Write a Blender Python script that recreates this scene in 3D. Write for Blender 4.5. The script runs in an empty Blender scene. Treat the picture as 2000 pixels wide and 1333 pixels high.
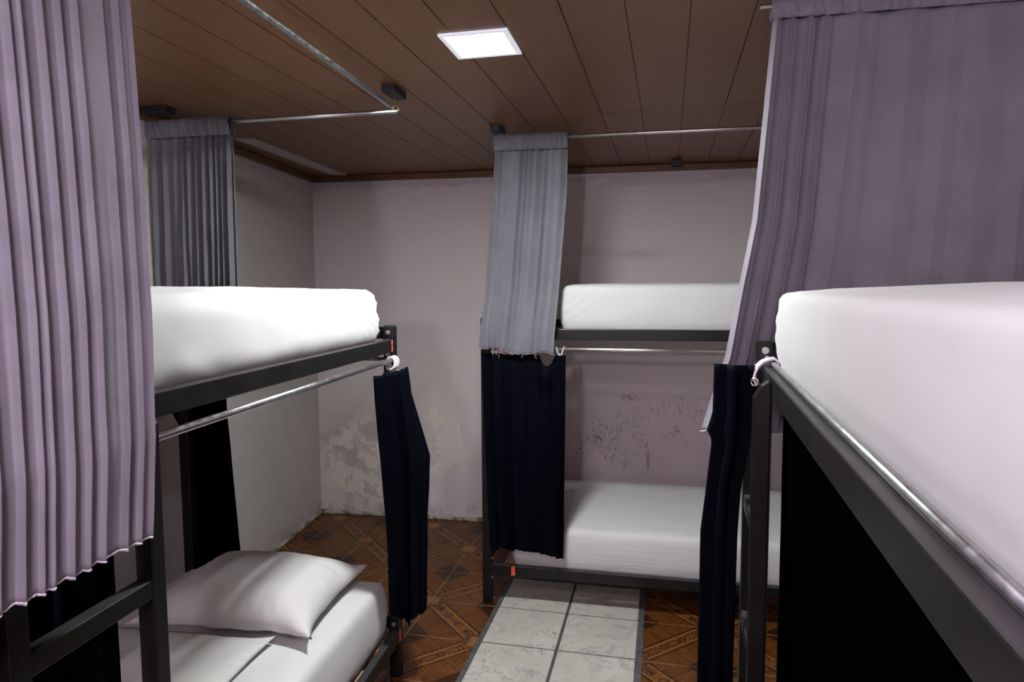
import bpy, bmesh, math, random
from mathutils import Vector, Matrix, noise

C = bpy.context.scene.collection
R = math.radians

# ------------------------------------------------------------------ helpers
def empty(name, loc=(0, 0, 0), mat=None):
    o = bpy.data.objects.new(name, None)
    C.objects.link(o)
    o.empty_display_size = 0.1
    if mat is not None:
        o.matrix_world = mat
    else:
        o.location = loc
    return o

def tag(o, label=None, cat=None, group=None, kind=None):
    if label: o['label'] = label
    if cat: o['category'] = cat
    if group: o['group'] = group
    if kind: o['kind'] = kind
    return o

def obj(name, bm, mats, parent=None, smooth=False, bevel=0.0, solid=0.0, subd=0):
    me = bpy.data.meshes.new(name)
    bm.normal_update()
    bm.to_mesh(me); bm.free()
    if not isinstance(mats, (list, tuple)): mats = [mats]
    for m in mats: me.materials.append(m)
    if smooth:
        for p in me.polygons: p.use_smooth = True
    o = bpy.data.objects.new(name, me)
    C.objects.link(o)
    if parent is not None: o.parent = parent
    if solid:
        md = o.modifiers.new('thickness', 'SOLIDIFY'); md.thickness = solid; md.offset = 0
    if bevel:
        md = o.modifiers.new('bevel', 'BEVEL'); md.width = bevel; md.segments = 2
        md.limit_method = 'ANGLE'; md.angle_limit = R(40)
    if subd:
        md = o.modifiers.new('subd', 'SUBSURF'); md.levels = subd; md.render_levels = subd
    return o

def add_box(bm, lo, hi, mi=0):
    v = [bm.verts.new((x, y, z)) for z in (lo[2], hi[2]) for y in (lo[1], hi[1]) for x in (lo[0], hi[0])]
    for f in ((0, 2, 3, 1), (4, 5, 7, 6), (0, 1, 5, 4), (2, 6, 7, 3), (0, 4, 6, 2), (1, 3, 7, 5)):
        fc = bm.faces.new([v[i] for i in f]); fc.material_index = mi
    return v

def box(lo, hi):
    bm = bmesh.new(); add_box(bm, lo, hi); return bm

def add_prism(bm, pts, z0, z1, mi=0):
    """pts: counter-clockwise xy outline"""
    a = [bm.verts.new((p[0], p[1], z0)) for p in pts]
    b = [bm.verts.new((p[0], p[1], z1)) for p in pts]
    n = len(pts)
    bm.faces.new(list(reversed(a))).material_index = mi
    bm.faces.new(b).material_index = mi
    for i in range(n):
        j = (i + 1) % n
        bm.faces.new((a[i], a[j], b[j], b[i])).material_index = mi

def add_tube(bm, path, r, seg=14, caps=True, closed=False):
    path = [Vector(p) for p in path]
    n = len(path)
    rings = []
    prev_n = None
    for i, p in enumerate(path):
        if closed:
            d = path[(i + 1) % n] - path[i - 1]
        else:
            d = path[min(i + 1, n - 1)] - path[max(i - 1, 0)]
        d.normalize()
        if prev_n is None:
            a = Vector((0, 0, 1)) if abs(d.z) < .9 else Vector((1, 0, 0))
            nn = d.cross(a).normalized()
        else:
            nn = (prev_n - d * prev_n.dot(d)).normalized()
        prev_n = nn
        b = d.cross(nn)
        rr = r[i] if isinstance(r, (list, tuple)) else r
        rings.append([bm.verts.new(p + (nn * math.cos(2 * math.pi * k / seg) + b * math.sin(2 * math.pi * k / seg)) * rr) for k in range(seg)])
    m = n if closed else n - 1
    for i in range(m):
        A, B = rings[i], rings[(i + 1) % n]
        for k in range(seg):
            f = bm.faces.new((A[k], A[(k + 1) % seg], B[(k + 1) % seg], B[k])); f.smooth = True
    if caps and not closed:
        bm.faces.new(list(reversed(rings[0]))); bm.faces.new(rings[-1])

def tube(path, r, seg=14, closed=False):
    bm = bmesh.new(); add_tube(bm, path, r, seg, True, closed); return bm

def lerp(a, b, t): return a + (b - a) * t
def sstep(a, b, x):
    t = max(0., min(1., (x - a) / (b - a))); return t * t * (3 - 2 * t)

# ------------------------------------------------------------------ node helpers
class NT:
    def __init__(s, name):
        s.m = bpy.data.materials.new(name); s.m.use_nodes = True
        s.t = s.m.node_tree; s.t.nodes.clear()
        s.out = s.t.nodes.new('ShaderNodeOutputMaterial')
        s.b = s.t.nodes.new('ShaderNodeBsdfPrincipled')
        s.t.links.new(s.b.outputs[0], s.out.inputs[0])
    def n(s, typ, **k):
        nd = s.t.nodes.new(typ)
        for a, b in k.items(): setattr(nd, a, b)
        return nd
    def put(s, sock, v):
        if isinstance(v, bpy.types.NodeSocket): s.t.links.new(v, sock)
        elif isinstance(v, (tuple, list)) and len(v) == 3 and sock.type == 'RGBA': sock.default_value = (*v, 1)
        else: sock.default_value = v
    def math(s, op, a, b=None, c=None):
        nd = s.n('ShaderNodeMath', operation=op)
        s.put(nd.inputs[0], a)
        if b is not None: s.put(nd.inputs[1], b)
        if c is not None: s.put(nd.inputs[2], c)
        return nd.outputs[0]
    def mix(s, f, a, b, mode='MIX'):
        nd = s.n('ShaderNodeMix', data_type='RGBA', blend_type=mode)
        s.put(nd.inputs[0], f); s.put(nd.inputs[6], a); s.put(nd.inputs[7], b)
        return nd.outputs[2]
    def ramp(s, x, a, b, lo=0., hi=1.):
        nd = s.n('ShaderNodeMapRange', interpolation_type='SMOOTHSTEP')
        s.put(nd.inputs[0], x); s.put(nd.inputs[1], a); s.put(nd.inputs[2], b); s.put(nd.inputs[3], lo); s.put(nd.inputs[4], hi)
        return nd.outputs[0]
    def coords(s):
        return s.n('ShaderNodeTexCoord').outputs['Object']
    def xyz(s, v):
        nd = s.n('ShaderNodeSeparateXYZ'); s.put(nd.inputs[0], v); return nd.outputs
    def comb(s, x, y, z):
        nd = s.n('ShaderNodeCombineXYZ'); s.put(nd.inputs[0], x); s.put(nd.inputs[1], y); s.put(nd.inputs[2], z); return nd.outputs[0]
    def vmul(s, v, k):
        nd = s.n('ShaderNodeVectorMath', operation='MULTIPLY'); s.put(nd.inputs[0], v); nd.inputs[1].default_value = k; return nd.outputs[0]
    def noise(s, v, scale, detail=3, rough=.55, dist=0.):
        nd = s.n('ShaderNodeTexNoise'); s.put(nd.inputs['Vector'], v); nd.inputs['Scale'].default_value = scale
        nd.inputs['Detail'].default_value = detail; nd.inputs['Roughness'].default_value = rough; nd.inputs['Distortion'].default_value = dist
        return nd.outputs[0]
    def vor(s, v, scale, feat='DISTANCE_TO_EDGE'):
        nd = s.n('ShaderNodeTexVoronoi', feature=feat); s.put(nd.inputs['Vector'], v); nd.inputs['Scale'].default_value = scale
        return nd.outputs['Distance']
    def bump(s, h, dist=.002, strength=1.):
        nd = s.n('ShaderNodeBump'); s.put(nd.inputs['Height'], h); nd.inputs['Distance'].default_value = dist; nd.inputs['Strength'].default_value = strength
        s.t.links.new(nd.outputs[0], s.b.inputs['Normal']); return nd
    def set(s, **k):
        for a, v in k.items(): s.put(s.b.inputs[a.replace('_', ' ')], v)
        return s.m

def cloth_mat(name, col, var=.08, rough=.9, weave=900, translucent=0., sheen=.15, slub=.0, spec=.08):
    t = NT(name); v = t.coords()
    n1 = t.noise(v, 9, 4); n2 = t.noise(t.vmul(v, (1, 1, .08)), 160, 2)
    c = t.mix(t.ramp(n1, .3, .7), tuple(x * (1 - var) for x in col), tuple(min(1, x * (1 + var)) for x in col))
    if slub: c = t.mix(t.math('MULTIPLY', t.ramp(n2, .5, .8), slub), c, tuple(x * .7 for x in col))
    t.set(Base_Color=c, Roughness=rough)
    t.b.inputs['Sheen Weight'].default_value = sheen; t.b.inputs['Sheen Roughness'].default_value = .6
    t.b.inputs['Specular IOR Level'].default_value = spec
    t.bump(t.noise(v, weave, 2), .0006, .5)
    if translucent:
        tr = t.n('ShaderNodeBsdfTranslucent'); t.put(tr.inputs[0], c)
        mx = t.n('ShaderNodeMixShader'); mx.inputs[0].default_value = translucent
        t.t.links.new(t.b.outputs[0], mx.inputs[1]); t.t.links.new(tr.outputs[0], mx.inputs[2]); t.t.links.new(mx.outputs[0], t.out.inputs[0])
    return t.m

GREY = cloth_mat('silver_grey_curtain_cloth', (.165, .163, .188), translucent=.08)
LILAC = cloth_mat('lilac_grey_curtain_cloth', (.265, .240, .290), translucent=.12)
NAVY = cloth_mat('navy_cloth', (.0024, .0027, .0060), rough=.65, sheen=.0, spec=.02)
BLACKC = cloth_mat('black_cloth', (.0008, .0008, .0012), rough=.9, sheen=.0, spec=.0)
FRAY = cloth_mat('frayed_hem_thread', (.62, .56, .66), var=.2)

def sheet_mat(name, col=(.585, .585, .59), stretch=(1, 1, 1), scale=40, bd=.0012):
    t = NT(name); v = t.coords()
    sv = t.vmul(v, stretch)
    w = t.noise(sv, scale, 3, .6, .4)
    big = t.noise(v, 5, 2)
    c = t.mix(t.ramp(big, .3, .7), tuple(x * .97 for x in col), col)
    t.set(Base_Color=c, Roughness=.85); t.b.inputs['Specular IOR Level'].default_value = .2
    t.b.inputs['Sheen Weight'].default_value = .1
    h = t.math('ADD', w, t.math('MULTIPLY', t.noise(v, 700, 2), .08))
    t.bump(h, bd, .7)
    return t.m
SHEET = sheet_mat('white_sheet', bd=.0008, scale=14)
SHEET_STRETCH = sheet_mat('white_sheet_stretched', stretch=(.35, 6, 6), scale=11, bd=.0022)
PILLOWM = sheet_mat('white_pillowcase', (.585, .575, .57), stretch=(1, 1, 1), scale=18, bd=.0012)

def metal_mat(name, col, rough, metallic=1., nscale=60, var=.15):
    t = NT(name); v = t.coords(); n = t.noise(v, nscale, 3)
    c = t.mix(n, tuple(x * (1 - var) for x in col), tuple(x * (1 + var) for x in col))
    t.set(Base_Color=c, Roughness=t.ramp(n, .2, .8, rough * .8, min(1, rough * 1.25)), Metallic=metallic)
    return t.m
STEEL = metal_mat('galvanised_steel', (.52, .54, .55), .34)
CHROME = metal_mat('bright_steel', (.72, .70, .68), .36, 1., 20, .06)
BOLT = metal_mat('bolt_zinc', (.45, .45, .46), .4)
BRASS = metal_mat('wire_brass', (.5, .36, .16), .4)

def paint_mat():
    t = NT('black_paint_metal'); v = t.coords()
    n = t.noise(v, 9, 3); sp = t.noise(v, 170, 2)
    c = t.mix(t.ramp(n, .35, .75), (.0065, .0062, .0066), (.0095, .0088, .0088))
    c = t.mix(t.ramp(sp, .76, .81), c, (.05, .035, .025))
    # light from above painted into the colour: upward faces paler, patchy
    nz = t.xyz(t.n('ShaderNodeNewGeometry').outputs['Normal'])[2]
    top_light = t.math('MULTIPLY', t.ramp(nz, .75, .95), t.ramp(t.noise(v, 14, 3), .2, .7, .5, 1.))
    c = t.mix(top_light, c, (.045, .041, .044))
    t.set(Base_Color=c, Roughness=t.ramp(n, .3, .7, .34, .42)); t.b.inputs['Specular IOR Level'].default_value = .30
    t.bump(t.noise(v, 90, 2), .0003, .3)
    return t.m
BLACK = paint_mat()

def tape_mat():
    t = NT('red_reflective_tape'); v = t.coords()
    d = t.vor(v, 130, 'F1')
    c = t.mix(t.ramp(d, .30, .42), (.95, .55, .38), (.62, .045, .015))
    t.set(Base_Color=c, Roughness=.3); return t.m
TAPE = tape_mat()

def wood_mat(name, a, b, rough=.5, stretch=(1, 1, 1), sc=12):
    t = NT(name); v = t.vmul(t.coords(), stretch); n = t.noise(v, sc, 5, .6, .8)
    t.set(Base_Color=t.mix(t.ramp(n, .3, .7), a, b), Roughness=rough); t.bump(n, .0006, .4); return t.m
TRIMW = wood_mat('trim_wood', (.10, .042, .017), (.17, .075, .03), .45, (1, 1, 6))
BLOCKW = wood_mat('dark_block', (.008, .009, .012), (.018, .018, .022), .5)
BOARD = wood_mat('plywood', (.30, .20, .11), (.40, .28, .16), .7, (.4, 3, 3))
RINGP = metal_mat('ring_plastic', (.78, .75, .74), .35, 0.)
RINGL = metal_mat('ring_plastic_lilac', (.62, .55, .62), .35, 0.)
FILL = metal_mat('pvc_filler', (.42, .40, .37), .5, 0.)
FRAMEW = metal_mat('lamp_frame_white', (.85, .87, .9), .4, 0.)
for _n in FRAMEW.node_tree.nodes:
    if _n.type == 'BSDF_PRINCIPLED':          # acrylic rim glows faintly from the panel edge
        _n.inputs['Emission Color'].default_value = (.85, .9, 1, 1); _n.inputs['Emission Strength'].default_value = .5

def emit_mat(name, col, s):
    m = bpy.data.materials.new(name); m.use_nodes = True; t = m.node_tree; t.nodes.clear()
    o = t.nodes.new('ShaderNodeOutputMaterial'); e = t.nodes.new('ShaderNodeEmission')
    e.inputs[0].default_value = (*col, 1); e.inputs[1].default_value = s
    t.links.new(e.outputs[0], o.inputs[0]); return m

# ------------------------------------------------------------------ room dimensions (metres, camera above 0,0)
ZC = 2.297
def ywall(x): return 4.258 + .0496 * x           # inner face of the back wall
def xwall(y): return -1.860 - .1054 * y          # inner face of the left wall
CX, CY = -2.297, 4.144                           # far left corner
XR, YN = 1.33, -2.3                              # right wall, wall behind the camera

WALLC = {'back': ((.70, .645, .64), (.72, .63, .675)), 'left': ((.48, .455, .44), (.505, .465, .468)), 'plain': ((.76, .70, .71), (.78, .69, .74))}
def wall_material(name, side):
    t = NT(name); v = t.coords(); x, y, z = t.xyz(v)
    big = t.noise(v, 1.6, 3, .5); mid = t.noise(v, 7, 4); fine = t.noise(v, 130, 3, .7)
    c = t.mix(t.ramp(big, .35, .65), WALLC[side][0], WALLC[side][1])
    c = t.mix(t.ramp(mid, .45, .8, 0, .30), c, (.62, .58, .55))
    h = t.math('MULTIPLY', fine, .6)
    def blob(cx, cz, rx, rz, soft=.5):
        a = t.math('DIVIDE', t.math('SUBTRACT', x if side != 'left' else y, cx), rx)
        b = t.math('DIVIDE', t.math('SUBTRACT', z, cz), rz)
        d = t.math('SQRT', t.math('ADD', t.math('MULTIPLY', a, a), t.math('MULTIPLY', b, b)))
        return t.ramp(d, 1 - soft, 1 + soft, 1., 0.)
    # brushed paint band under the ceiling trim, with an uneven lower edge
    jag = t.math('MULTIPLY', t.math('SNAP', t.noise(t.comb(t.math('MULTIPLY', x, 1.), y, 0.), 5, 2), .12), .09)
    band = t.ramp(t.math('SUBTRACT', z, jag), 2.168, 2.174)
    c = t.mix(t.math('MULTIPLY', band, .85), c, (.56, .52, .53))
    if side == 'back':
        # flaked patches near the corner
        pn = t.math('ADD', t.noise(v, 5.5, 5, .6), t.math('MULTIPLY', t.noise(v, 22, 3), .10))
        pm = t.math('MULTIPLY', t.ramp(pn, .555, .57), blob(-1.95, .38, .34, .30, .35))
        pm2 = t.math('MULTIPLY', t.ramp(pn, .53, .545), blob(-1.45, .55, .22, .26, .35))
        pm = t.math('MAXIMUM', pm, pm2)
        c = t.mix(t.math('MULTIPLY', blob(-1.95, .42, .42, .32, .5), t.ramp(mid, .35, .6, .25, .75)), c, (.46, .38, .365))
        c = t.mix(t.math('MULTIPLY', pm, .8), c, (.80, .74, .66))
        h = t.math('SUBTRACT', h, t.math('MULTIPLY', pm, 1.6))
        # mould specks and drip stains above the lower bunk
        sp = t.ramp(t.noise(v, 60, 4, .75), .52, .62)
        cl = t.ramp(t.noise(v, 8, 3), .42, .60)
        mk = t.math('MAXIMUM', blob(-.36, .55, .32, .16, .6), blob(.0, .70, .30, .14, .7))
        mk = t.math('MAXIMUM', mk, blob(.31, 1.09, .035, .05, .5))
        c = t.mix(t.math('MULTIPLY', t.math('MULTIPLY', sp, cl), t.math('MULTIPLY', mk, .95)), c, (.16, .115, .09))
        st = t.math('MULTIPLY', blob(-.20, .855, .05, .018, .5), t.ramp(t.noise(v, 40, 3), .38, .55))
        st = t.math('MAXIMUM', st, t.math('MULTIPLY', blob(-.40, .585, .03, .05, .5), t.ramp(t.noise(v, 45, 3), .42, .6)))
        st = t.math('MAXIMUM', st, t.math('MULTIPLY', blob(-.08, .46, .012, .06, .5), .8))
        c = t.mix(t.math('MULTIPLY', st, .7), c, (.27, .20, .115))
        # faint greasy marks above the upper bunk
        gm = t.math('MULTIPLY', t.math('MAXIMUM', blob(-.15, 1.76, .16, .03, .8), blob(-.46, 1.78, .05, .03, .8)), .35)
        c = t.mix(gm, c, (.36, .30, .25))
        dots = t.ramp(t.vor(v, 9, 'F1'), .020, .035, 1., 0.)
        c = t.mix(t.math('MULTIPLY', dots, .7), c, (.12, .09, .08))
    # damp discolouration along the foot of the wall
    foot = t.math('MULTIPLY', t.ramp(z, .0, .16, 1., 0.), t.ramp(t.noise(v, 14, 4), .42, .65))
    c = t.mix(t.math('MULTIPLY', foot, .5), c, (.20, .165, .12))
    t.set(Base_Color=c, Roughness=.75); t.b.inputs['Specular IOR Level'].default_value = .3
    h = t.math('ADD', h, t.math('MULTIPLY', t.noise(v, 18, 3), .8))
    t.bump(h, .0035, .55)
    return t.m
W_BACK = wall_material('plaster_back', 'back')
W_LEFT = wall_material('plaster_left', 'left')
W_PLAIN = wall_material('plaster_plain', 'plain')

def struct(name, bm, m, smooth=False, bevel=0.):
    o = obj(name, bm, m, None, smooth, bevel); o['kind'] = 'structure'; return o

def wall_prism(pts):
    bm = bmesh.new(); add_prism(bm, pts, 0, ZC + .05); return bm
T = .12
struct('wall_back', wall_prism([(CX, CY), (XR, ywall(XR)), (XR, ywall(XR) + T), (CX - .01, CY + T)]), W_BACK)
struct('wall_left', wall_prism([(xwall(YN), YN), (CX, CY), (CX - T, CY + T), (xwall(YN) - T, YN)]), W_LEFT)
struct('wall_right', wall_prism([(XR, YN), (XR + T, YN), (XR + T, ywall(XR) + T), (XR, ywall(XR) + T)]), W_PLAIN)
struct('wall_front', wall_prism([(xwall(YN) - T, YN - T), (XR + T, YN - T), (XR + T, YN), (xwall(YN) - T, YN)]), W_PLAIN)

# rough plaster fillet along the foot of the two visible walls
def fillet(name, a, b, nrm, m):
    bm = bmesh.new(); n = 90; rows = []
    a = Vector(a); b = Vector(b); nrm = Vector(nrm).normalized()
    for i in range(n + 1):
        p = a.lerp(b, i / n)
        w = .013 + .007 * noise.noise(p * 7); hh = .030 + .012 * noise.noise(p * 5 + Vector((3, 1, 0)))
        rows.append([bm.verts.new(p + nrm * d + Vector((0, 0, z))) for d, z in ((-.005, 0), (w, 0), (w * .9, hh * .35), (w * .45, hh * .8), (-.005, hh))])
    for i in range(n):
        for k in range(4):
            bm.faces.new((rows[i][k], rows[i + 1][k], rows[i + 1][k + 1], rows[i][k + 1]))
    bm.faces.new(rows[0]); bm.faces.new(list(reversed(rows[-1])))
    return struct(name, bm, m, True)
FOOT = NT('plaster_foot'); _v = FOOT.coords(); _n = FOOT.noise(_v, 12, 5, .65)
FOOT.set(Base_Color=FOOT.mix(FOOT.ramp(_n, .42, .6), (.42, .38, .33), (.15, .12, .085)), Roughness=.85); FOOT.bump(FOOT.noise(_v, 60, 4), .003, .8)
fillet('baseboard_back', (CX, CY, 0), (XR, ywall(XR), 0), (0.0496, -1, 0), FOOT.m)
fillet('baseboard_left', (CX, CY, 0), (xwall(YN), YN, 0), (1, .1054, 0), FOOT.m)

# ceiling: PVC planks running away from the camera, one mesh
def ceil_mat():
    t = NT('brown_pvc_plank'); v = t.coords()
    sv = t.vmul(v, (14, .9, 1)); n = t.noise(sv, 3.5, 5, .6, .6); big = t.noise(v, .8, 2)
    c = t.mix(t.ramp(n, .3, .7), (.165, .075, .030), (.195, .090, .038))
    c = t.mix(t.ramp(big, .35, .65, 0, .35), c, (.18, .082, .034))
    t.set(Base_Color=c, Roughness=.36); t.b.inputs['Specular IOR Level'].default_value = .42
    t.bump(n, .0003, .35)
    return t.m
bm = bmesh.new()
PITCH = .1685; P0 = -.1000 + .0012          # groove phase, measured at y = 3
k0 = int((-2.6 - P0) / PITCH) - 1; k1 = int((XR + .1 - P0) / PITCH) + 1
for k in range(k0, k1 + 1):
    xa = P0 + k * PITCH + .0016; xb = P0 + (k + 1) * PITCH - .0016
    sk = .0074
    pts = [(xa + sk * (YN - 3), YN - .05), (xb + sk * (YN - 3), YN - .05), (xb + sk * 1.4, 4.4), (xa + sk * 1.4, 4.4)]
    add_prism(bm, pts, ZC, ZC + .02)
add_prism(bm, [(-2.75, YN - .1), (XR + .2, YN - .1), (XR + .2, 4.5), (-2.75, 4.5)], ZC + .006, ZC + .06)
struct('ceiling', bm, ceil_mat(), bevel=.0008)
# joint of the plank ends over the far bed, wood trims, filler board
bm = bmesh.new(); add_prism(bm, [(-.43, 2.966), (.9, 2.888), (.9, 2.896), (-.43, 2.974)], ZC - .0022, ZC + .001)
struct('trim_4', bm, wood_mat('joint_strip', (.14, .075, .045), (.17, .095, .06), .4))
bm = bmesh.new(); add_prism(bm, [(CX, CY - .028), (XR, ywall(XR) - .028), (XR, ywall(XR) + .01), (CX, CY + .01)], 2.257, ZC - .002)
struct('trim_1', bm, TRIMW, bevel=.003)
bm = bmesh.new(); add_prism(bm, [(xwall(YN) - .01, YN), (xwall(YN) + .026, YN), (CX + .026, CY - .02), (CX - .01, CY)], 2.257, ZC - .002)
struct('trim_2', bm, TRIMW, bevel=.003)
bm = bmesh.new(); add_prism(bm, [(-2.068, 2.985), (-1.977, 3.005), (-2.03, 4.11), (-2.123, 4.085)], ZC - .005, ZC)
struct('trim_3', bm, FILL)

# floor: brown patterned tiles
def floor_mat():
    t = NT('brown_pattern_tile'); v = t.coords(); x, y, z = t.xyz(v)
    S, X0, Y0 = .335, -1.1105, 3.0646
    u = t.math('DIVIDE', t.math('SUBTRACT', y, Y0), S); w = t.math('DIVIDE', t.math('SUBTRACT', x, X0), S)
    p = t.math('MULTIPLY', t.math('ADD', u, w), .5); q = t.math('MULTIPLY', t.math('SUBTRACT', u, w), .5)
    def cd(a): return t.math('ABSOLUTE', t.math('SUBTRACT', a, t.math('ROUND', a)))
    fp, fq, fu, fv = cd(p), cd(q), cd(u), cd(w)
    mn = t.math('MINIMUM', fp, fq)
    pick = t.math('GREATER_THAN', fp, fq)
    pq = t.comb(p, q, 0.)
    g1 = t.noise(t.vmul(pq, (2.2, 30, 1)), 1.6, 4, .6, .5); g2 = t.noise(t.vmul(pq, (30, 2.2, 1)), 1.6, 4, .6, .5)
    grain = t.math('ADD', t.math('MULTIPLY', g1, t.math('SUBTRACT', 1., pick)), t.math('MULTIPLY', g2, pick))
    c = t.mix(t.ramp(grain, .3, .7), (.062, .0205, .0045), (.150, .053, .0115))
    # dark square at the plain corners
    dm = t.math('MAXIMUM', t.math('SUBTRACT', .5, fp), t.math('SUBTRACT', .5, fq))
    c = t.mix(t.ramp(dm, .165, .175, 1., 0.), c, t.mix(t.ramp(grain, .3, .7), (.020, .0075, .003), (.050, .018, .006)))
    # ornamental bands
    edge = t.ramp(mn, .092, .10, 1., 0.)
    c = t.mix(t.math('MULTIPLY', edge, .85), c, (.022, .009, .004))
    c = t.mix(t.ramp(mn, .072, .078, 1., 0.), c, (.22, .085, .022))
    orn = t.math('ADD', t.noise(t.comb(t.math('MULTIPLY', fp, 1.), t.math('MULTIPLY', fq, 1.), 0.), 24, 2, .5, 2.4), 0.)
    oc = t.mix(t.ramp(orn, .46, .52), (.020, .008, .004), (.17, .064, .017))
    c = t.mix(t.ramp(mn, .048, .054, 1., 0.), c, oc)
    # four-petal flowers
    def ell(a, b, off, ra, rb):
        aa = t.math('DIVIDE', t.math('SUBTRACT', a, off), ra); bb = t.math('DIVIDE', b, rb)
        return t.math('ADD', t.math('MULTIPLY', aa, aa), t.math('MULTIPLY', bb, bb))
    fl = t.math('MINIMUM', ell(fp, fq, .062, .055, .048), ell(fq, fp, .062, .055, .048))
    flat = t.math('MAXIMUM', fp, fq)
    c = t.mix(t.math('MULTIPLY', t.ramp(flat, .12, .135, 1., 0.), .85), c, (.05, .02, .008))
    c = t.mix(t.ramp(fl, .85, 1.05, 1., 0.), c, (.21, .080, .022))
    gr = t.ramp(t.math('MINIMUM', fu, fv), .0045, .009, 1., 0.)
    gn = t.ramp(t.noise(v, 9, 3), .35, .6, .45, 1.)
    c = t.mix(t.math('MULTIPLY', gr, gn), c, (.30, .165, .10))
    dirt = t.ramp(t.noise(v, 170, 3, .7), .70, .78)
    c = t.mix(t.math('MULTIPLY', dirt, t.ramp(t.noise(v, 5, 2), .5, .6, 0., .5)), c, (.4, .3, .25))
    t.set(Base_Color=c, Roughness=t.ramp(t.noise(v, 12, 3), .3, .7, .24, .36)); t.b.inputs['Specular IOR Level'].default_value = .16
    t.bump(t.math('MULTIPLY', gr, -1.), .001, .6)
    return t.m
bm = bmesh.new(); add_prism(bm, [(-2.75, YN - .1), (XR + .2, YN - .1), (XR + .2, 4.5), (-2.75, 4.5)], -.08, 0)
struct('floor', bm, floor_mat())

def marble():
    t = NT('white_marbled_tile'); v = t.coords()
    a = t.noise(v, 9, 5, .65, 1.2); b = t.noise(v, 3.5, 3)
    vein = t.math('ABSOLUTE', t.math('SUBTRACT', t.noise(v, 6, 6, .68, 1.0), .5))
    c = t.mix(t.ramp(b, .3, .7), (.46, .44, .39), (.52, .50, .45))
    c = t.mix(t.math('MULTIPLY', t.ramp(a, .50, .72), .75), c, (.27, .285, .29))
    c = t.mix(t.math('MULTIPLY', t.ramp(vein, .0, .016, 1., 0.), t.ramp(b, .38, .6, 0., .85)), c, (.15, .15, .155))
    t.set(Base_Color=c, Roughness=.28); t.b.inputs['Specular IOR Level'].default_value = .4
    return t.m
GROUT = wood_mat('dark_grout', (.045, .045, .047), (.10, .10, .10), .7, (1, 1, 1), 30)
bm = bmesh.new()
add_box(bm, (-.782, -1.2, -.01), (-.066, 3.412, .0035), 1)
y = 3.385
while y > -1.1:
    for xa, xb in ((-.757, -.4335), (-.4195, -.095)):
        add_box(bm, (xa, y - .322, 0), (xb, y, .0055), 0)
    y -= .331
struct('floor_tile_path', bm, [marble(), GROUT], bevel=.001)

# ------------------------------------------------------------------ ceiling lamps
def lamp(x, y, col, s, label):
    r = empty('ceiling_light', (x, y, ZC)); tag(r, label, 'lamp')
    bm = bmesh.new(); o_, i_ = .104, .088
    for lo, hi in (((-o_, -o_), (o_, -i_)), ((-o_, i_), (o_, o_)), ((-o_, -i_), (-i_, i_)), ((i_, -i_), (o_, i_))):
        add_box(bm, (lo[0], lo[1], -.006), (hi[0], hi[1], .001))
    obj('lamp_frame', bm, FRAMEW, r)
    obj('diffuser', box((-i_, -i_, -.0045), (i_, i_, .001)), emit_mat('led_panel', col, s), r)
    return r
lamp(-.548, 2.028, (.96, 1.0, .985), 420, 'lit square white recessed ceiling light in brown plank ceiling')
lamp(-.45, .05, (1.0, .86, 1.0), 190, 'second square ceiling light, over the viewer, above the aisle')
r = empty('added_fill_lamp', (-.25, -1.35, 2.0)); tag(r, 'added unseen fill light, a white globe on a cord behind the viewer', 'lamp')  # added out-of-frame fill source, brightens back wall and near curtains
bm = bmesh.new(); bmesh.ops.create_uvsphere(bm, u_segments=32, v_segments=20, radius=.065)
obj('globe', bm, emit_mat('fill_globe_glow', (1.0, .88, 1.0), 500), r, True)
obj('fill_lamp_socket', tube([(0, 0, .06), (0, 0, .105), (0, 0, .12)], [.022, .022, .008], 16), BLOCKW, r)
obj('cord', tube([(0, 0, .115), (0, 0, ZC - 2.0 + .001)], .003, 8), BLOCKW, r)

# ------------------------------------------------------------------ bunk beds
LEN, WID, PS = 1.93, .94, .042
def frame_matrix(o, d):
    d = Vector((d[0], d[1], 0)).normalized(); w = Vector((-d.y, d.x, 0))
    return Matrix(((d.x, w.x, 0, o[0]), (d.y, w.y, 0, o[1]), (0, 0, 1, 0), (0, 0, 0, 1)))

def bolt(bm, c, axis, r=.007, h=.007):
    c = Vector(c); a = Vector(axis)
    add_tube(bm, [c, c + a * h * .4], r * 1.35, 12); add_tube(bm, [c + a * h * .3, c + a * h], r * .8, 6)

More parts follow.
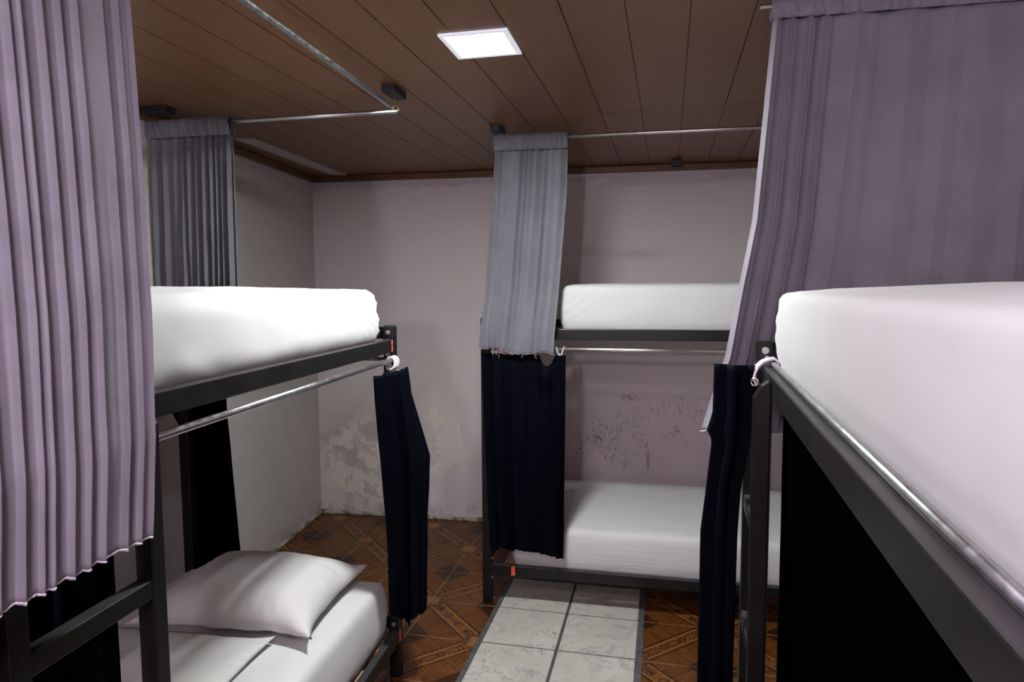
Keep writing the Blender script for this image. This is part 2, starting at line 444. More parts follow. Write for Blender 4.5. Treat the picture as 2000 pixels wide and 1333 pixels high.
def make_bed(mat, ladder, label, tapes):
    r = empty('bunk_bed', mat=mat)
    tag(r, label, 'bed', 'black metal bunk beds')
    for px in (0, LEN - PS):
        for py in (0, WID - PS):
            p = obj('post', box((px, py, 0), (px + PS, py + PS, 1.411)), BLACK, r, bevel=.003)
            bm = bmesh.new(); add_box(bm, (px + .004, py + .004, 1.410), (px + PS - .004, py + PS - .004, 1.414)); 
            obj('post_cap', bm, BLACK, p)
    for z0, z1 in ((1.312, 1.362), (.145, .198)):
        for py in (0, WID - .03):
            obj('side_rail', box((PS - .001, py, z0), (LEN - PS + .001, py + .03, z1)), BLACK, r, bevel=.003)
        for px in (0, LEN - .03):
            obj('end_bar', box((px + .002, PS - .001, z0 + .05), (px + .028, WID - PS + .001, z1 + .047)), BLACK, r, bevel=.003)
    for z in (1.318, .155):
        bm = bmesh.new()
        for k in range(9):
            x = .09 + k * (LEN - .25) / 8
            add_box(bm, (x, .03, z), (x + .08, WID - .03, z + .018))
        obj('slat_base', bm, BOARD, r)
    for px, sx in ((PS, 1), (LEN - PS, -1)):
        for z in (1.388, 1.30, .222, .125):
            bm = bmesh.new(); bolt(bm, (px, PS * .5, z), (sx, 0, 0))
            obj('bolt', bm, BOLT, r)
    for (a, z0, z1, wd) in tapes:
        obj('reflective_tape', box((a, -.0012, z0), (a + wd, .001, z1)), TAPE, r)
    la, lb = ladder
    for a in (la, lb):
        bm = bmesh.new()
        prof = [(-.036, .0), (-.0005, .0), (-.0005, 1.350), (-.006, 1.350), (-.020, 1.340), (-.036, 1.312)]
        A = [bm.verts.new((a, p[0], p[1])) for p in prof]; B = [bm.verts.new((a + .034, p[0], p[1])) for p in prof]
        bm.faces.new(A); bm.faces.new(list(reversed(B)))
        for i in range(len(prof)):
            j = (i + 1) % len(prof); bm.faces.new((A[j], A[i], B[i], B[j]))
        bmesh.ops.recalc_face_normals(bm, faces=bm.faces)
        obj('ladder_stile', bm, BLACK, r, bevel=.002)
    for z in (1.025, .715, .405):
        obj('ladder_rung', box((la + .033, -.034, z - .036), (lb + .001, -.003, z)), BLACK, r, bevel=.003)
    return r

ML = frame_matrix((-.923, .514), (-.045, 1))
MR = frame_matrix((.249, 1.927), (-.0386, -1))
MB = frame_matrix((-.852, 3.094), (1, .012))
make_bed(ML, (.215, .505), 'black metal bunk bed along the left wall with ladder stile beside the lilac curtain',
         [(1.868, 1.314, 1.360, .009)])
make_bed(MR, (.115, .345), 'black metal bunk bed closest to the viewer on the right, rail running out of frame', [])
make_bed(MB, (1.45, 1.74), 'black metal bunk bed standing against the stained back wall, red tape on lower rail',
         [(.145, .150, .196, .018)])
# tape on the lower rail of the left bed wraps the post
for o in list(C.objects):
    if o.type == 'EMPTY' and o.get('category') == 'bed' and 'left wall' in o['label']:
        obj('reflective_tape', box((LEN - PS - .0012, .012, .150), (LEN - PS + .0005, .028, .198)), TAPE, o)
        obj('reflective_tape', box((LEN - PS + .006, -.0012, .150), (LEN - PS + .02, .0005, .198)), TAPE, o)

# ------------------------------------------------------------------ mattresses
def mattress(name, mat, x0, x1, y0, y1, z0, z1, label, m, crown=.02, rad=.045, seed=0, wr=.004, group='white sheeted mattresses', pinch=None, cex=.4, bunch=None):
    bm = bmesh.new()
    cx, cy, cz = (x0 + x1) / 2, (y0 + y1) / 2, (z0 + z1) / 2
    hx, hy, hz = (x1 - x0) / 2, (y1 - y0) / 2, (z1 - z0) / 2
    NX, NY, NZ = 90, 44, 14
    grid = {}
    def vert(i, j, k):
        key = (i, j, k)
        if key in grid: return grid[key]
        def dist(i, n, h):                       # denser near the edges
            t = 2 * i / n - 1
            return h * (t * .6 + .4 * math.sin(t * math.pi / 2)) if n > 20 else h * t
        p = Vector((dist(i, NX, hx), dist(j, NY, hy), dist(k, NZ, hz)))
        q = Vector((max(-hx + rad, min(hx - rad, p.x)), max(-hy + rad, min(hy - rad, p.y)), max(-hz + rad, min(hz - rad, p.z))))
        d = p - q
        if d.length > 1e-9: p = q + d.normalized() * min(rad, max(d.length, rad if max(abs(d.x), abs(d.y), abs(d.z)) > rad * .999 else d.length))
        s = Vector((seed * 7.3, seed * 3.1, 0))
        ex = 1 - (p.x / hx) ** 2; ey = 1 - (p.y / hy) ** 2; ez = 1 - (p.z / hz) ** 2
        up = max(0, p.z / hz)
        nz = crown * up * (max(0, ex) ** cex) * (max(0, ey) ** .7)
        side = .010 * max(0, ez)
        p2 = p.copy(); p2.z += nz
        if k not in (0,):
            p2.y += math.copysign(side, p.y) * (1 if abs(p.y) > hy * .93 else 0)
            p2.x += math.copysign(side, p.x) * (1 if abs(p.x) > hx * .97 else 0)
        gz = sstep(.015, .06, p.z + hz)
        p2 = Vector((lerp(p.x, p2.x, gz), lerp(p.y, p2.y, gz), p2.z))
        w = gz * wr * (noise.noise(Vector((p.x * 5, p.y * 9, p.z * 12)) + s) + .5 * noise.noise(Vector((p.x * 14, p.y * 16, p.z * 10)) + s))
        # diagonal pull creases at the low corners
        cr = gz * 1.5 * wr * math.exp(-((abs(p.x) - hx) / .22) ** 2) * math.sin((p.z * 1.4 + abs(p.x)) * 95 + seed) * (1 if abs(p.y) > hy * .9 else .25)
        n_ = Vector((0, math.copysign(1, p.y), 0)) if abs(p.y) > hy * .93 else (Vector((math.copysign(1, p.x), 0, 0)) if abs(p.x) > hx * .97 else Vector((0, 0, 1)))
        p2 += n_ * (w + cr * .6)
        if bunch:                                        # loose cloth gathered low on the front face
            g = math.exp(-((p.x - bunch) / .28) ** 2) * max(0, 1 - (p.z + hz) / (1.5 * hz))
            if p.y < -hy * .93:
                p2.y -= .006 * g * (noise.noise(Vector((p.x * 16 + p.z * 22, p.z * 7, 2.))) + .6 * abs(noise.noise(Vector((p.x * 34 - p.z * 30, p.z * 14, 5.)))))
        if pinch:
            dd = (p2 - (Vector(pinch) - Vector((cx, cy, cz)))).length
            p2 += (Vector((0, 0, 0)) - p2).normalized() * .022 * math.exp(-(dd / .028) ** 2)
        grid[key] = bm.verts.new(p2 + Vector((cx, cy, cz)))
        return grid[key]
    def face(f, a, b):
        for i in range(a):
            for j in range(b):
                vs = [f(i, j), f(i + 1, j), f(i + 1, j + 1), f(i, j + 1)]
                bm.faces.new(vs)
    face(lambda i, j: vert(i, j, NZ), NX, NY); face(lambda j, i: vert(i, j, 0), NY, NX)
    face(lambda i, k: vert(i, 0, k), NX, NZ); face(lambda k, i: vert(i, NY, k), NZ, NX)
    face(lambda k, j: vert(0, j, k), NZ, NY); face(lambda j, k: vert(NX, j, k), NY, NZ)
    o = obj(name, bm, m, None, True)
    o.matrix_world = mat
    tag(o, label, 'mattress', group)
    return o

ZU, ZL = 1.338, .175
mattress('mattress', ML, .06, LEN - .088, .036, .89, ZU, 1.548, 'white sheeted mattress on the upper bunk beside the left wall', SHEET, .018, .045, 1, pinch=(LEN - .088, .036, 1.485), cex=.3, bunch=-.27)
mattress('mattress', ML, .07, LEN - .065, .046, .89, ZL, .408, 'white sheeted mattress on the lower bunk under the plump pillow', SHEET, .02, .026, 2, .003)
mattress('mattress', MB, .385, LEN - .06, .044, .89, ZU, 1.566, 'white sheeted mattress on the upper bunk against the back wall', SHEET, .012, .035, 3, .003)
mattress('mattress', MB, .150, LEN - .06, .033, .89, ZL, .385, 'bare white mattress on the lower bunk at the far end, above the white tiles', SHEET_STRETCH, .02, .028, 4, .003)
mattress('mattress', MR, .160, LEN - .06, .040, .89, 1.345, 1.541, 'large white mattress on the upper bunk at the right edge', SHEET, .026, .014, 5, .002, cex=.18)
mattress('mattress', MR, .12, LEN - .06, .09, .89, ZL, .40, 'mattress glimpsed on the dark lower bunk behind the right ladder', SHEET, .02, .04, 6)

# ------------------------------------------------------------------ pillows
def pillow(name, loc, rz, w, d, t, label, seed, ears=1., flat=0., m=PILLOWM, tilt=(0, 0)):
    bm = bmesh.new(); N, M = 70, 54
    def pos(i, j, s):
        u = 2 * i / N - 1; v = 2 * j / M - 1
        e = max(0., (1 - abs(u) ** 3.2)) ** .55 * max(0., (1 - abs(v) ** 3.2)) ** .55
        pull = 1 - .07 * (1 - u * u) * abs(v) ** 3 * ears          # sides drawn in between the corners
        pullu = 1 - .06 * (1 - v * v) * abs(u) ** 3 * ears
        x = u * w / 2 * pullu; y = v * d / 2 * pull
        ear = (abs(u) * abs(v)) ** 7
        x += math.copysign(.030 * ear * ears, u); y += math.copysign(.024 * ear * ears, v)
        z = s * t / 2 * e
        edge = (abs(u) ** 4 + abs(v) ** 4)
        z += s * .006 * (1 - e) * 0
        wr = noise.noise(Vector((x * 9 + seed, y * 9, s))) * .008 + (.006 * noise.noise(Vector((x * 55 + seed + y * 12, y * 6, 0))) * sstep(.25, .75, -v) * sstep(.9, .0, u - .2) if s > 0 else 0) + noise.noise(Vector((u * 3 + seed, math.atan2(v, u) * 9, s))) * .007 * min(1, edge)
        z += s * wr * min(1, e * 2.2)
        # upturned far corner, sagging near corners
        z += .030 * ears * max(0, u) ** 6 * max(0, v) ** 6
        z -= 0 if s > 0 else 0
        z += t / 2 * (1 - .55 * (1 - e)) if s < 0 else t / 2 * (1 - .55 * (1 - e))
        if s < 0: z = max(z, 0.002 + .01 * (1 - e) * max(0, v))
        return Vector((x, y, max(z, 0.0)))
    top = [[bm.verts.new(pos(i, j, 1)) for j in range(M + 1)] for i in range(N + 1)]
    bot = [[top[i][j] if i in (0, N) or j in (0, M) else bm.verts.new(pos(i, j, -1)) for j in range(M + 1)] for i in range(N + 1)]
    for i in range(N):
        for j in range(M):
            bm.faces.new((top[i][j], top[i + 1][j], top[i + 1][j + 1], top[i][j + 1]))
            f = (bot[i][j], bot[i][j + 1], bot[i + 1][j + 1], bot[i + 1][j])
            if len(set(f)) == 4: bm.faces.new(f)
    o = obj(name, bm, m, None, True); o.location = loc; o.rotation_euler = (tilt[0], tilt[1], rz)
    return tag(o, label, 'pillow')
pillow('pillow', (-1.405, 2.06, .429), R(4), .60, .47, .15, 'plump white pillow lying across the lower left bunk', 3.)
pillow('pillow', (-1.49, 1.585, .430), R(4), .60, .46, .035, 'flat thin white pillow behind the ladder on the lower left bunk', 8., .4)

# ------------------------------------------------------------------ curtains
def interp_poly(pts, s):
    n = len(pts) - 1
    f = max(0., min(.99999, s)) * n; i = int(f); t = f - i
    return Vector(pts[i]).lerp(Vector(pts[i + 1]), t)

def cloth(rows, nf, amp, seed, ns=260, nt=70, lat=.35, hem=.006, sharp=.75, extra=None, saw=0., wr=.002):
    """rows: [(t, [points])] from top to hem; nf folds; amp(t) depth of the folds"""
    rnd = random.Random(seed)
    wd = [(rnd.uniform(.32, 2.0) if saw else rnd.uniform(.55, 1.6)) for _ in range(nf)]; tot = sum(wd); ed = [0]
    for a in wd: ed.append(ed[-1] + a / tot)
    am = [rnd.uniform(.6, 1.15) for _ in range(nf)]
    ph = [rnd.uniform(-.6, .6) for _ in range(nf)]
    hj = [rnd.uniform(-1, 1) for _ in range(nf)]
    bm = bmesh.new(); vs = []
    for a in range(nt + 1):
        t = a / nt
        k = 0
        while k < len(rows) - 2 and t > rows[k + 1][0]: k += 1
        t0, t1 = rows[k][0], rows[k + 1][0]; tt = max(0, min(1, (t - t0) / (t1 - t0)))
        if len(rows) > 2: tt = tt
        row = []
        for b in range(ns + 1):
            s = b / ns
            def base(s_):
                return interp_poly(rows[k][1], s_).lerp(interp_poly(rows[k + 1][1], s_), tt)
            f = 0
            while f < nf - 1 and s > ed[f + 1]: f += 1
            loc = (s - ed[f]) / (ed[f + 1] - ed[f])
            drift = .12 * noise.noise(Vector((f * 3.7 + seed, t * 1.6, 0)))
            phs = 2 * math.pi * (loc + drift * math.sin(math.pi * loc))
            sn = math.sin(phs)
            d = math.copysign(abs(sn) ** sharp, sn) * am[f] * (1 + .35 * math.sin(t * 3 + ph[f] * 4))
            if saw:
                l2 = (loc + drift * math.sin(math.pi * loc)) % 1.
                k2 = .93
                dsw = (-1 + 2 * (l2 / k2) ** .8) if l2 < k2 else (1 - 2 * sstep(k2, 1, l2))
                d = lerp(d, dsw * am[f], saw)
            A = amp(t, s) if amp.__code__.co_argcount == 2 else amp(t)
            ls = s + (-saw * .30 * (ed[f + 1] - ed[f]) * (sstep(.80, .97, loc) if loc < .97 else 1 - sstep(.97, 1., loc)) * 0) + lat * (ed[f + 1] - ed[f]) * .5 * math.sin(2 * phs) * min(1, A / .02) * (.4 + .6 * am[f] - .4)
            p = base(ls)
            e = base(min(1, s + .01)) - base(max(0, s - .01)); e.z = 0
            nrm = Vector((e.y, -e.x, 0)).normalized() if e.length > 1e-6 else Vector((0, -1, 0))
            p = p + nrm * (d * A + wr * noise.noise(Vector((s * 9 + seed, t * 7, seed))) * (.3 + t))
            p.z += hem * t ** 6 * (hj[f] * .8 + sn)
            if extra: p = extra(p, s, t, nrm)
            row.append(bm.verts.new(p))
        vs.append(row)
    for a in range(nt):
        for b in range(ns):
            bm.faces.new((vs[a][b], vs[a + 1][b], vs[a + 1][b + 1], vs[a][b + 1]))
    hemline = [v.co.copy() for v in vs[-1]]; topline = [v.co.copy() for v in vs[0]]
    return bm, hemline, topline

def pocket(a, b, seed, up=.024, dn=.055, r=.014, gather=.0105, n=300):
    """gathered sleeve wrapped over a rod that runs from a to b"""
    a = Vector(a); b = Vector(b); d = (b - a).normalized(); nrm = Vector((d.y, -d.x, 0)).normalized()
    prof = [(.010, -dn), (r, -dn * .75), (r + .002, -dn * .45), (r + .004, -.012), (r + .004, 0), (r, .011), (.006, up), (-.006, up), (-r, .011), (-r - .004, 0), (-r - .004, -.012), (-r - .002, -dn * .45), (-r, -dn * .8), (-.008, -dn)]
    bm = bmesh.new(); rows = []
    rnd = random.Random(seed)
    for i in range(n + 1):
        p = a.lerp(b, i / n); L = (b - a).length * i / n
        g = noise.noise(Vector((L * 85, seed, 0))) ; g2 = noise.noise(Vector((L * 40, seed, 4)))
        row = []
        for k, (o, z) in enumerate(prof):
            sg = 1 if o > 0 else -1
            gg = noise.noise(Vector((L * 85 + k * .25, seed, k * .22)))
            oo = o + sg * gather * (max(gg, -.45) * 1.3 + .3 + .25 * g2) * (.5 if z > .005 else 1) * (1 if z > -dn * .99 else .35)
            zz = z + ((.006 * g2 + .004 * g) * (up / .024) ** 2 if z >= up else 0)
            row.append(bm.verts.new(p + nrm * oo + Vector((0, 0, zz))))
        rows.append(row)
    for i in range(n):
        for k in range(len(prof) - 1):
            bm.faces.new((rows[i][k], rows[i][k + 1], rows[i + 1][k + 1], rows[i + 1][k]))
    return bm

def ring(center, axis, R_=.0235, r=.0023, gap=True, tilt=0.):
    axis = Vector(axis).normalized(); side = axis.cross(Vector((0, 0, 1))).normalized(); up = side.cross(axis).normalized()
    n = 26; pts = []
    for k in range(n):
        an = math.pi / 2 + 2 * math.pi * k / n
        if gap: an = math.pi * 1.5 + .22 + (2 * math.pi - .44) * k / (n - 1)
        pts.append(Vector(center) + side * math.cos(an) * R_ * .72 + up * math.sin(an) * R_ + axis * tilt * math.sin(an) * R_)
    return tube(pts, r, 8, closed=not gap)

def eyelet(center, nrm, R_=.0075, r=.0018):
    nrm = Vector(nrm).normalized(); a = nrm.cross(Vector((0, 0, 1))).normalized(); u = a.cross(nrm)
    return tube([Vector(center) + a * math.cos(2 * math.pi * k / 18) * R_ + u * math.sin(2 * math.pi * k / 18) * R_ for k in range(18)], r, 8, closed=True)

def curtain(loc, label, group=None, name='privacy_curtain'):
    r = empty(name, loc); tag(r, label, 'curtain', group); return r
def under(o, r):
    o.parent = r; o.matrix_parent_inverse = Matrix.Translation(r.location).inverted(); return o

ZR = 2.243
# rods: the long one above the left bed, its cross rods, the far one, and the one at the foot of the right bed
def rx(y): return -1.013 - .034 * (y - 2.438)
def rod(name, pts, r, m, label, group=None):
    o = obj(name, tube(pts, r, 16), m, None, False); return tag(o, label, 'rod', group)
rod('curtain_rod', [(rx(-.6), -.6, ZR), (rx(2.44), 2.44, ZR)], .0095, STEEL, 'grey steel curtain rod under the ceiling running along the left bed')
rod('curtain_rod', [(xwall(2.46) + .004, 2.468, ZR - .004), (-.985, 2.436, ZR - .019)], .0095, STEEL, 'grey steel cross rod under the ceiling holding the far-left grey curtain')
rod('curtain_rod', [(-.775, 3.088, ZR), (XR - .002, 3.20, ZR + .008)], .0085, CHROME, 'thin pale rod under the ceiling above the far bunk bed')
rod('curtain_rod', [(.235, 1.898, 2.281), (XR - .002, 1.935, 2.281)], .0065, STEEL, 'hidden rod inside the gathered header of the wide right curtain')
rod('curtain_rod', [(-.9985, 2.398, 1.288), (-.9375, 1.058, 1.2785)], .0088, STEEL, 'galvanised curtain rod just below the rail of the left upper bunk')
rod('curtain_rod', [(-.842, 3.068, 1.270), (.58, 3.0875, 1.270)], .0085, CHROME, 'bright steel curtain rod below the rail of the far upper bunk')
MRI = MR
def rp(a, w, z): return MRI @ Vector((a, w, z))
rod('curtain_rod', [rp(.05, .024, 1.3692), rp(LEN - .05, .024, 1.3692)], .0066, STEEL, 'steel curtain rod lying along the top of the right bed rail')

# wooden ceiling blocks that carry the rods
def block(x0, y0, x1, y1, label, tie=None, z=ZC - .026):
    r = empty('mounting_block', ((x0 + x1) / 2, (y0 + y1) / 2, z)); tag(r, label, 'block')
    c = r.location
    obj('wood_block', box((x0 - c.x, y0 - c.y, 0), (x1 - c.x, y1 - c.y, ZC - z)), BLOCKW, r, bevel=.002)
    if tie:
        bm = bmesh.new()
        t = Vector(tie) - Vector(c)
        for k in range(3):
            dy = (k - 1) * .006
            pts = [t + Vector((math.cos(a) * .012, dy + .002 * math.sin(a), math.sin(a) * .012)) for a in [i * math.pi / 8 for i in range(17)]]
            add_tube(bm, pts, .0012, 6)
        add_tube(bm, [t + Vector((0, 0, .012)), Vector((t.x * .6, t.y * .6, 0)), Vector((t.x * .5, t.y * .5, .004))], .0012, 6)
        obj('wire_tie', bm, BRASS, r)
    return r
block(-1.012, 2.342, -.962, 2.462, 'black wooden block on the ceiling where the two left rods meet', (-.995, 2.436, ZR - .010))
block(-.782, 3.03, -.735, 3.15, 'small dark block on the ceiling at the left end of the far rod')
block(.040, 4.075, .095, 4.165, 'tiny dark block at the ceiling edge above the back wall')
block(-2.085, 2.385, -1.96, 2.445, 'dark flat block on the ceiling above the far-left grey curtain')

GG = None
# 1. near left lilac-grey curtain (upper bunk of the left bed)
r = curtain((-.95, .75, 1.10), 'wide pleated lilac-grey curtain with frayed hem at the left edge')
ya, yb = 1.088, .22
rows = [(0, [(rx(ya), ya, ZR - .05), (rx(yb), yb, ZR - .05)]),
        (.37, [(-.925, 1.055, 1.805), (-.895, yb, 1.805)]),
        (.60, [(-.900, 1.030, 1.528), (-.862, yb, 1.528)]),
        (.80, [(-.873, .994, 1.304), (-.838, yb, 1.304)]),
        (1, [(-.866, .968, 1.132), (-.832, yb, 1.132)])]
bm, hemL, topL = cloth(rows, 26, lambda t: .0085 + .002 * t, 11, ns=1300, nt=80, lat=.30, hem=.003, sharp=.85, saw=.96)
under(obj('curtain_panel', bm, LILAC, None, True, solid=.0016), r)
under(obj('rod_pocket', pocket((rx(ya), ya, ZR), (rx(yb), yb, ZR), 2.), LILAC, None, True, solid=.0012), r)
o = under(obj('frayed_hem', tube([p + Vector((0, 0, -.001 + .0015 * noise.noise(p * 180))) for p in hemL], [.0019 + .0007 * noise.noise(p * 300) for p in hemL], 7), FRAY, None, True), r)
o['label'] = 'pale frayed hem'

# 2. grey curtain on the cross rod at the far end of the left bed
r = curtain((-1.92, 2.465, 1.25), 'darker grey curtain hanging from the cross rod in front of the left wall')
xa, xb = -2.104, -1.712
rows = [(0, [(xa, 2.468, ZR - .058), (xb, 2.460, ZR - .06)]), (1, [(xa - .015, 2.47, 1.31), (xb - .01, 2.466, 1.31)])]
bm, hm, tp = cloth(rows, 11, lambda t: .014 + .004 * t, 23, ns=300, lat=.6)
under(obj('curtain_panel', bm, GREY, None, True, solid=.0016), r)
under(obj('rod_pocket', pocket((xa, 2.467, ZR - .005), (xb, 2.458, ZR - .008), 5., up=.019), GREY, None, True, solid=.0012), r)

# 3. grey curtain in the middle, upper bunk of the far bed
r = curtain((-.63, 3.08, 1.26), 'narrow silver-grey curtain bunched at the left end of the far upper bunk')
rows = [(0, [(-.772, 3.088, ZR - .05), (-.434, 3.106, ZR - .05)]),
        (.25, [(-.782, 3.075, 2.00), (-.437, 3.10, 2.00)]),
        (.75, [(-.812, 3.046, 1.53), (-.468, 3.058, 1.53)]),
        (.90, [(-.832, 3.024, 1.36), (-.482, 3.032, 1.35)]),
        (1, [(-.838, 3.020, 1.270), (-.487, 3.027, 1.246)])]
def bag(p, s, t, n):
    b = math.exp(-((t - .87) / .10) ** 2) * (math.exp(-((s - .22) / .13) ** 2) + math.exp(-((s - .80) / .14) ** 2))
    p = p + n * .020 * b
    p.z += .010 * t ** 8 * math.sin(s * 9)
    return p
bm, hm, tp = cloth(rows, 11, lambda t: .013 * (1 - .55 * sstep(.55, 1, t)), 31, ns=360, lat=.6, extra=bag, hem=.004)
under(obj('curtain_panel', bm, GREY, None, True, solid=.0016), r)
under(obj('rod_pocket', pocket((-.776, 3.088, ZR), (-.434, 3.106, ZR + .001), 7., up=.019), GREY, None, True, solid=.0012), r)
under(obj('frayed_hem', tube(hm, .0011, 6), FRAY, None, True), r)

# 4. wide grey curtain across the foot of the right upper bunk, with its loose edge in the aisle
r = curtain((.6, 1.96, 1.14), 'broad lilac-grey curtain hanging behind the right upper mattress')
rows = [(0, [(.268, 1.900, 2.25), (.42, 1.906, 2.25), (.85, 1.918, 2.25), (1.27, 1.930, 2.25)]),
        (.45, [(.236, 1.955, 1.74), (.40, 1.960, 1.74), (.85, 1.966, 1.74), (1.27, 1.972, 1.74)]),
        (.80, [(.175, 1.990, 1.36), (.36, 1.992, 1.36), (.85, 1.982, 1.36), (1.27, 1.972, 1.36)]),
        (1, [(.112, 2.010, 1.134), (.33, 2.010, 1.134), (.85, 1.985, 1.134), (1.27, 1.972, 1.134)])]
def pull(p, s, t, n):
    # two soft diagonal drag folds towards the lower right
    d = (s - .62) - .55 * (1 - t) + .28
    p = p + n * (.010 * math.exp(-((s + .45 * t - .86) / .035) ** 2) * sstep(.15, .6, t))
    return p
bm, hm, tp = cloth(rows, 12, lambda t, s: (.013 + .007 * t) * (.3 + .7 * (1 - sstep(.3, .7, s))), 47, ns=420, lat=.3, extra=pull, sharp=1.25, wr=.007)
under(obj('curtain_panel', bm, LILAC, None, True, solid=.0016), r)
under(obj('rod_pocket', pocket((.262, 1.899, 2.281), (1.27, 1.932, 2.281), 9., up=.010, dn=.036, r=.0100), LILAC, None, True, solid=.0012), r)
under(obj('frayed_hem', tube(hm, .0018, 6), FRAY, None, True), r)

def rings_on(r, pts, axis, m, cloth_dn=.024, tilts=None, nrm=(0, -1, 0), lab=None):
    for k, p in enumerate(pts):
        p = Vector(p)
        o = under(obj('curtain_ring', ring(p + Vector((0, 0, -.0118)), axis, tilt=(tilts[k] if tilts else 0.)), m, None, True), r)
        e = obj('eyelet', eyelet(p + Vector((0, 0, -.037)) + Vector(nrm) * .006, nrm), CHROME, None, True)
        under(e, r); e.parent = o; e.matrix_parent_inverse = Matrix.Identity(4)
        if lab: o['label'] = lab

# 5. navy curtain bunched at the far end of the left lower bunk
r = curtain((-.95, 2.34, .30), 'navy curtain bunched in front of the far post of the left bed')
rows = [(0, [(-.985, 2.16, 1.252), (-.93, 2.28, 1.258), (-.962, 2.43, 1.252)]),
        (.10, [(-.985, 2.17, 1.15), (-.92, 2.28, 1.15), (-.950, 2.43, 1.15)]),
        (.37, [(-.980, 2.20, .905), (-.90, 2.29, .905), (-.880, 2.44, .905)]),
        (.62, [(-.98, 2.235, .67), (-.91, 2.30, .67), (-.89, 2.43, .67)]),
        (1, [(-.985, 2.275, .315), (-.92, 2.31, .300), (-.897, 2.42, .305)])]
bm, hm, tp = cloth(rows, 4, lambda t: .016, 52, ns=160, lat=.3, hem=.02)
under(obj('curtain_panel', bm, NAVY, None, True, solid=.002), r)
rings_on(r, [(-.9955, 2.335, 1.288), (-.9968, 2.352, 1.288), (-.9975, 2.364, 1.288), (-.998, 2.376, 1.288), (-.9985, 2.388, 1.288)], (-.044, 1, 0), RINGP, tilts=[.3, .15, .1, 0, -.1], nrm=(.9, -.3, 0), lab='white plastic ring')

# 6. navy curtain of the left lower bunk beside the ladder
r = curtain((-.98, .75, .25), 'navy curtain on the lower left bunk behind the ladder')
rows = [(0, [(-.961, .985, 1.262), (-.944, .58, 1.262)]), (1, [(-.961, .99, .25), (-.944, .57, .25)])]
bm, hm, tp = cloth(rows, 5, lambda t: .011, 61, ns=160, lat=.5)
under(obj('curtain_panel', bm, NAVY, None, True, solid=.002), r)

# 7. black curtain hanging by the left wall at the end of the lower bunk
r = curtain((-1.9, 2.48, .25), 'black curtain hanging against the left wall behind the pillow')
rows = [(0, [(-2.06, 2.485, 1.27), (-1.80, 2.475, 1.27)]), (.24, [(-2.075, 2.485, 1.02), (-1.80, 2.475, 1.03)]),
        (.30, [(-2.03, 2.487, .95), (-1.797, 2.478, .96)]), (1, [(-2.025, 2.49, .25), (-1.755, 2.48, .25)])]
bm, hm, tp = cloth(rows, 4, lambda t: .014, 67, ns=120, lat=.3)
under(obj('curtain_panel', bm, BLACKC, None, True, solid=.002), r)
rod('curtain_rod', [(xwall(2.49) + .004, 2.482, 1.277), (-1.02, 2.462, 1.277)], .0085, STEEL, 'rod hidden behind the left upper mattress, holding the black curtain')

# 8. navy curtain in the middle, lower bunk of the far bed
r = curtain((-.62, 3.06, .28), 'navy curtain hanging straight below the silver-grey curtain at the far bed')
ringx = [-.780, -.760, -.638, -.624, -.604, -.572, -.474, -.452]
def sag(p, s, t, n):
    x = p.x
    for c, wd, dp in ((-.523, .040, .052), (-.70, .055, .006), (-.82, .03, .004)):
        q = abs(x - c) / wd
        if q < 1:
            p.z -= dp * (1 - q * q) ** 1.2 * math.exp(-t * 14)
            p = p + n * .022 * (1 - q * q) * math.exp(-((t - .10) / .06) ** 2) * (dp / .052)
    return p
rows = [(0, [(-.838, 3.062, 1.248), (-.436, 3.060, 1.242)]), (.35, [(-.825, 3.055, .90), (-.438, 3.056, .90)]),
        (1, [(-.800, 3.052, .300), (-.445, 3.052, .278)])]
bm, hm, tp = cloth(rows, 7, lambda t: .008 + .012 * t, 71, ns=260, lat=.35, hem=.010, extra=sag)
under(obj('curtain_panel', bm, NAVY, None, True, solid=.002), r)
rings_on(r, [(x, 3.068 + .0137 * (x + .842), 1.270) for x in ringx], (1, .0137, 0), RINGP, tilts=[.1, .4, 0, .05, .1, .5, -.4, .35], lab='pale plastic ring')

# 9. navy curtain bunched at the far end of the right lower bunk
r = curtain((.17, 1.86, .1), 'navy curtain bunched at the far post of the right bed, falling beside the ladder')
rows = [(0, [(.129, 1.752, 1.366), (.175, 1.715, 1.366), (.228, 1.748, 1.362)]), (.12, [(.127, 1.752, 1.235), (.175, 1.71, 1.235), (.222, 1.748, 1.235)]),
        (.155, [(.114, 1.752, 1.195), (.172, 1.71, 1.19), (.218, 1.748, 1.19)]),
        (.175, [(.127, 1.752, 1.17), (.172, 1.71, 1.17), (.216, 1.748, 1.17)]),
        (.28, [(.115, 1.752, 1.05), (.155, 1.715, 1.05), (.198, 1.745, 1.05)]),
        (.40, [(.1025, 1.752, .93), (.150, 1.715, .93), (.192, 1.745, .93)]), (1, [(.100, 1.752, .12), (.145, 1.715, .12), (.186, 1.745, .12)])]
bm, hm, tp = cloth(rows, 3, lambda t: .011, 83, ns=160, lat=.3, hem=.02)
under(obj('curtain_panel', bm, NAVY, None, True, solid=.002), r)
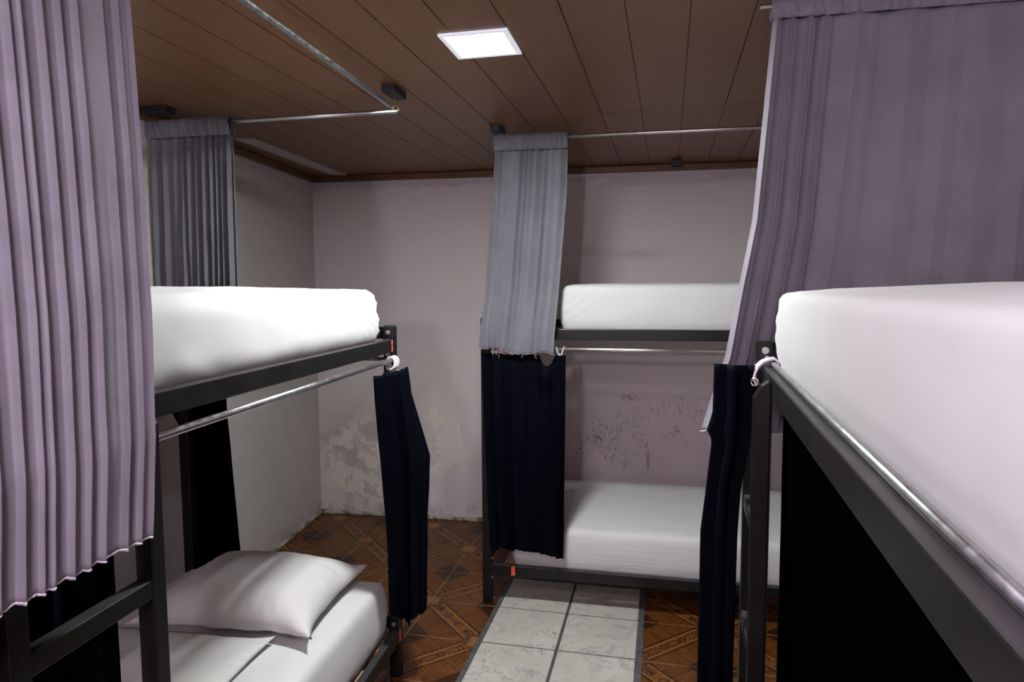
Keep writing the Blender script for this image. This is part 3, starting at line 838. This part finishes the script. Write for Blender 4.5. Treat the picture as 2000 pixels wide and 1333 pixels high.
for k in range(6):                                   # open hooks draped over the rod and the rail edge
    L = .172 + k * .006; fan = (k - 2.5) * .003
    path = [rp(L, .035, 1.362 + .004), rp(L, .034, 1.375), rp(L, .026, 1.382), rp(L, .014, 1.380), rp(L + fan * .4, .000, 1.374), rp(L + fan, -.012, 1.362),
            rp(L + fan * 1.4, -.019, 1.346), rp(L + fan * 1.6, -.021, 1.330), rp(L + fan * 1.6, -.016, 1.320), rp(L + fan * 1.6, -.009, 1.322)]
    o = under(obj('curtain_ring', tube(path, .0033, 8), RINGL, None, True), r); o['label'] = 'lilac plastic ring'
    e = obj('eyelet', eyelet(rp(L + fan * 1.6 + .004, -.020, 1.326), (-.5, -.85, 0), .009, .002), CHROME, None, True)
    e.parent = o; e.matrix_parent_inverse = Matrix.Identity(4)

# 10. closed black-navy curtain along the right lower bunk
r = curtain((.3, .9, .12), 'closed black curtain filling the side of the right lower bunk')
rows = [(0, [rp(.16, .058, 1.300), rp(LEN - .06, .058, 1.300)]), (1, [rp(.135, .060, .21), rp(LEN - .06, .058, .21)])]
bm, hm, tp = cloth(rows, 9, lambda t: .006, 91, ns=260, lat=.3)
under(obj('curtain_panel', bm, BLACKC, None, True, solid=.002), r)

# ------------------------------------------------------------------ camera
cam = bpy.data.cameras.new('camera'); co = bpy.data.objects.new('camera', cam); C.objects.link(co)
F, PIT, YAW, ROL, HC = 1308.494, .0815, .2217, -.0051, 1.5622
fw = Vector((-math.sin(YAW) * math.cos(PIT), math.cos(YAW) * math.cos(PIT), -math.sin(PIT)))
rt = Vector((math.cos(YAW), math.sin(YAW), 0)); up = rt.cross(fw)
r2 = rt * math.cos(ROL) + up * math.sin(ROL); u2 = -rt * math.sin(ROL) + up * math.cos(ROL)
M = Matrix((r2, u2, -fw)).transposed().to_4x4(); M.translation = Vector((0, 0, HC))
co.matrix_world = M
cam.sensor_fit = 'HORIZONTAL'; cam.sensor_width = 36; cam.lens = F / 2000 * 36; cam.clip_start = .02
sc = bpy.context.scene
sc.camera = co

w = bpy.data.worlds.new('world'); sc.world = w; w.use_nodes = True
w.node_tree.nodes['Background'].inputs[0].default_value = (0, 0, 0, 1)
w.node_tree.nodes['Background'].inputs[1].default_value = 0
sc.view_settings.view_transform = 'Standard'; sc.view_settings.look = 'None'
sc.view_settings.exposure = 0.; sc.view_settings.gamma = 1; sc.view_settings.use_curve_mapping = False
sc.cycles.use_denoising = True
sc.cycles.max_bounces = 8; sc.cycles.diffuse_bounces = 6
sc.cycles.sample_clamp_indirect = 6
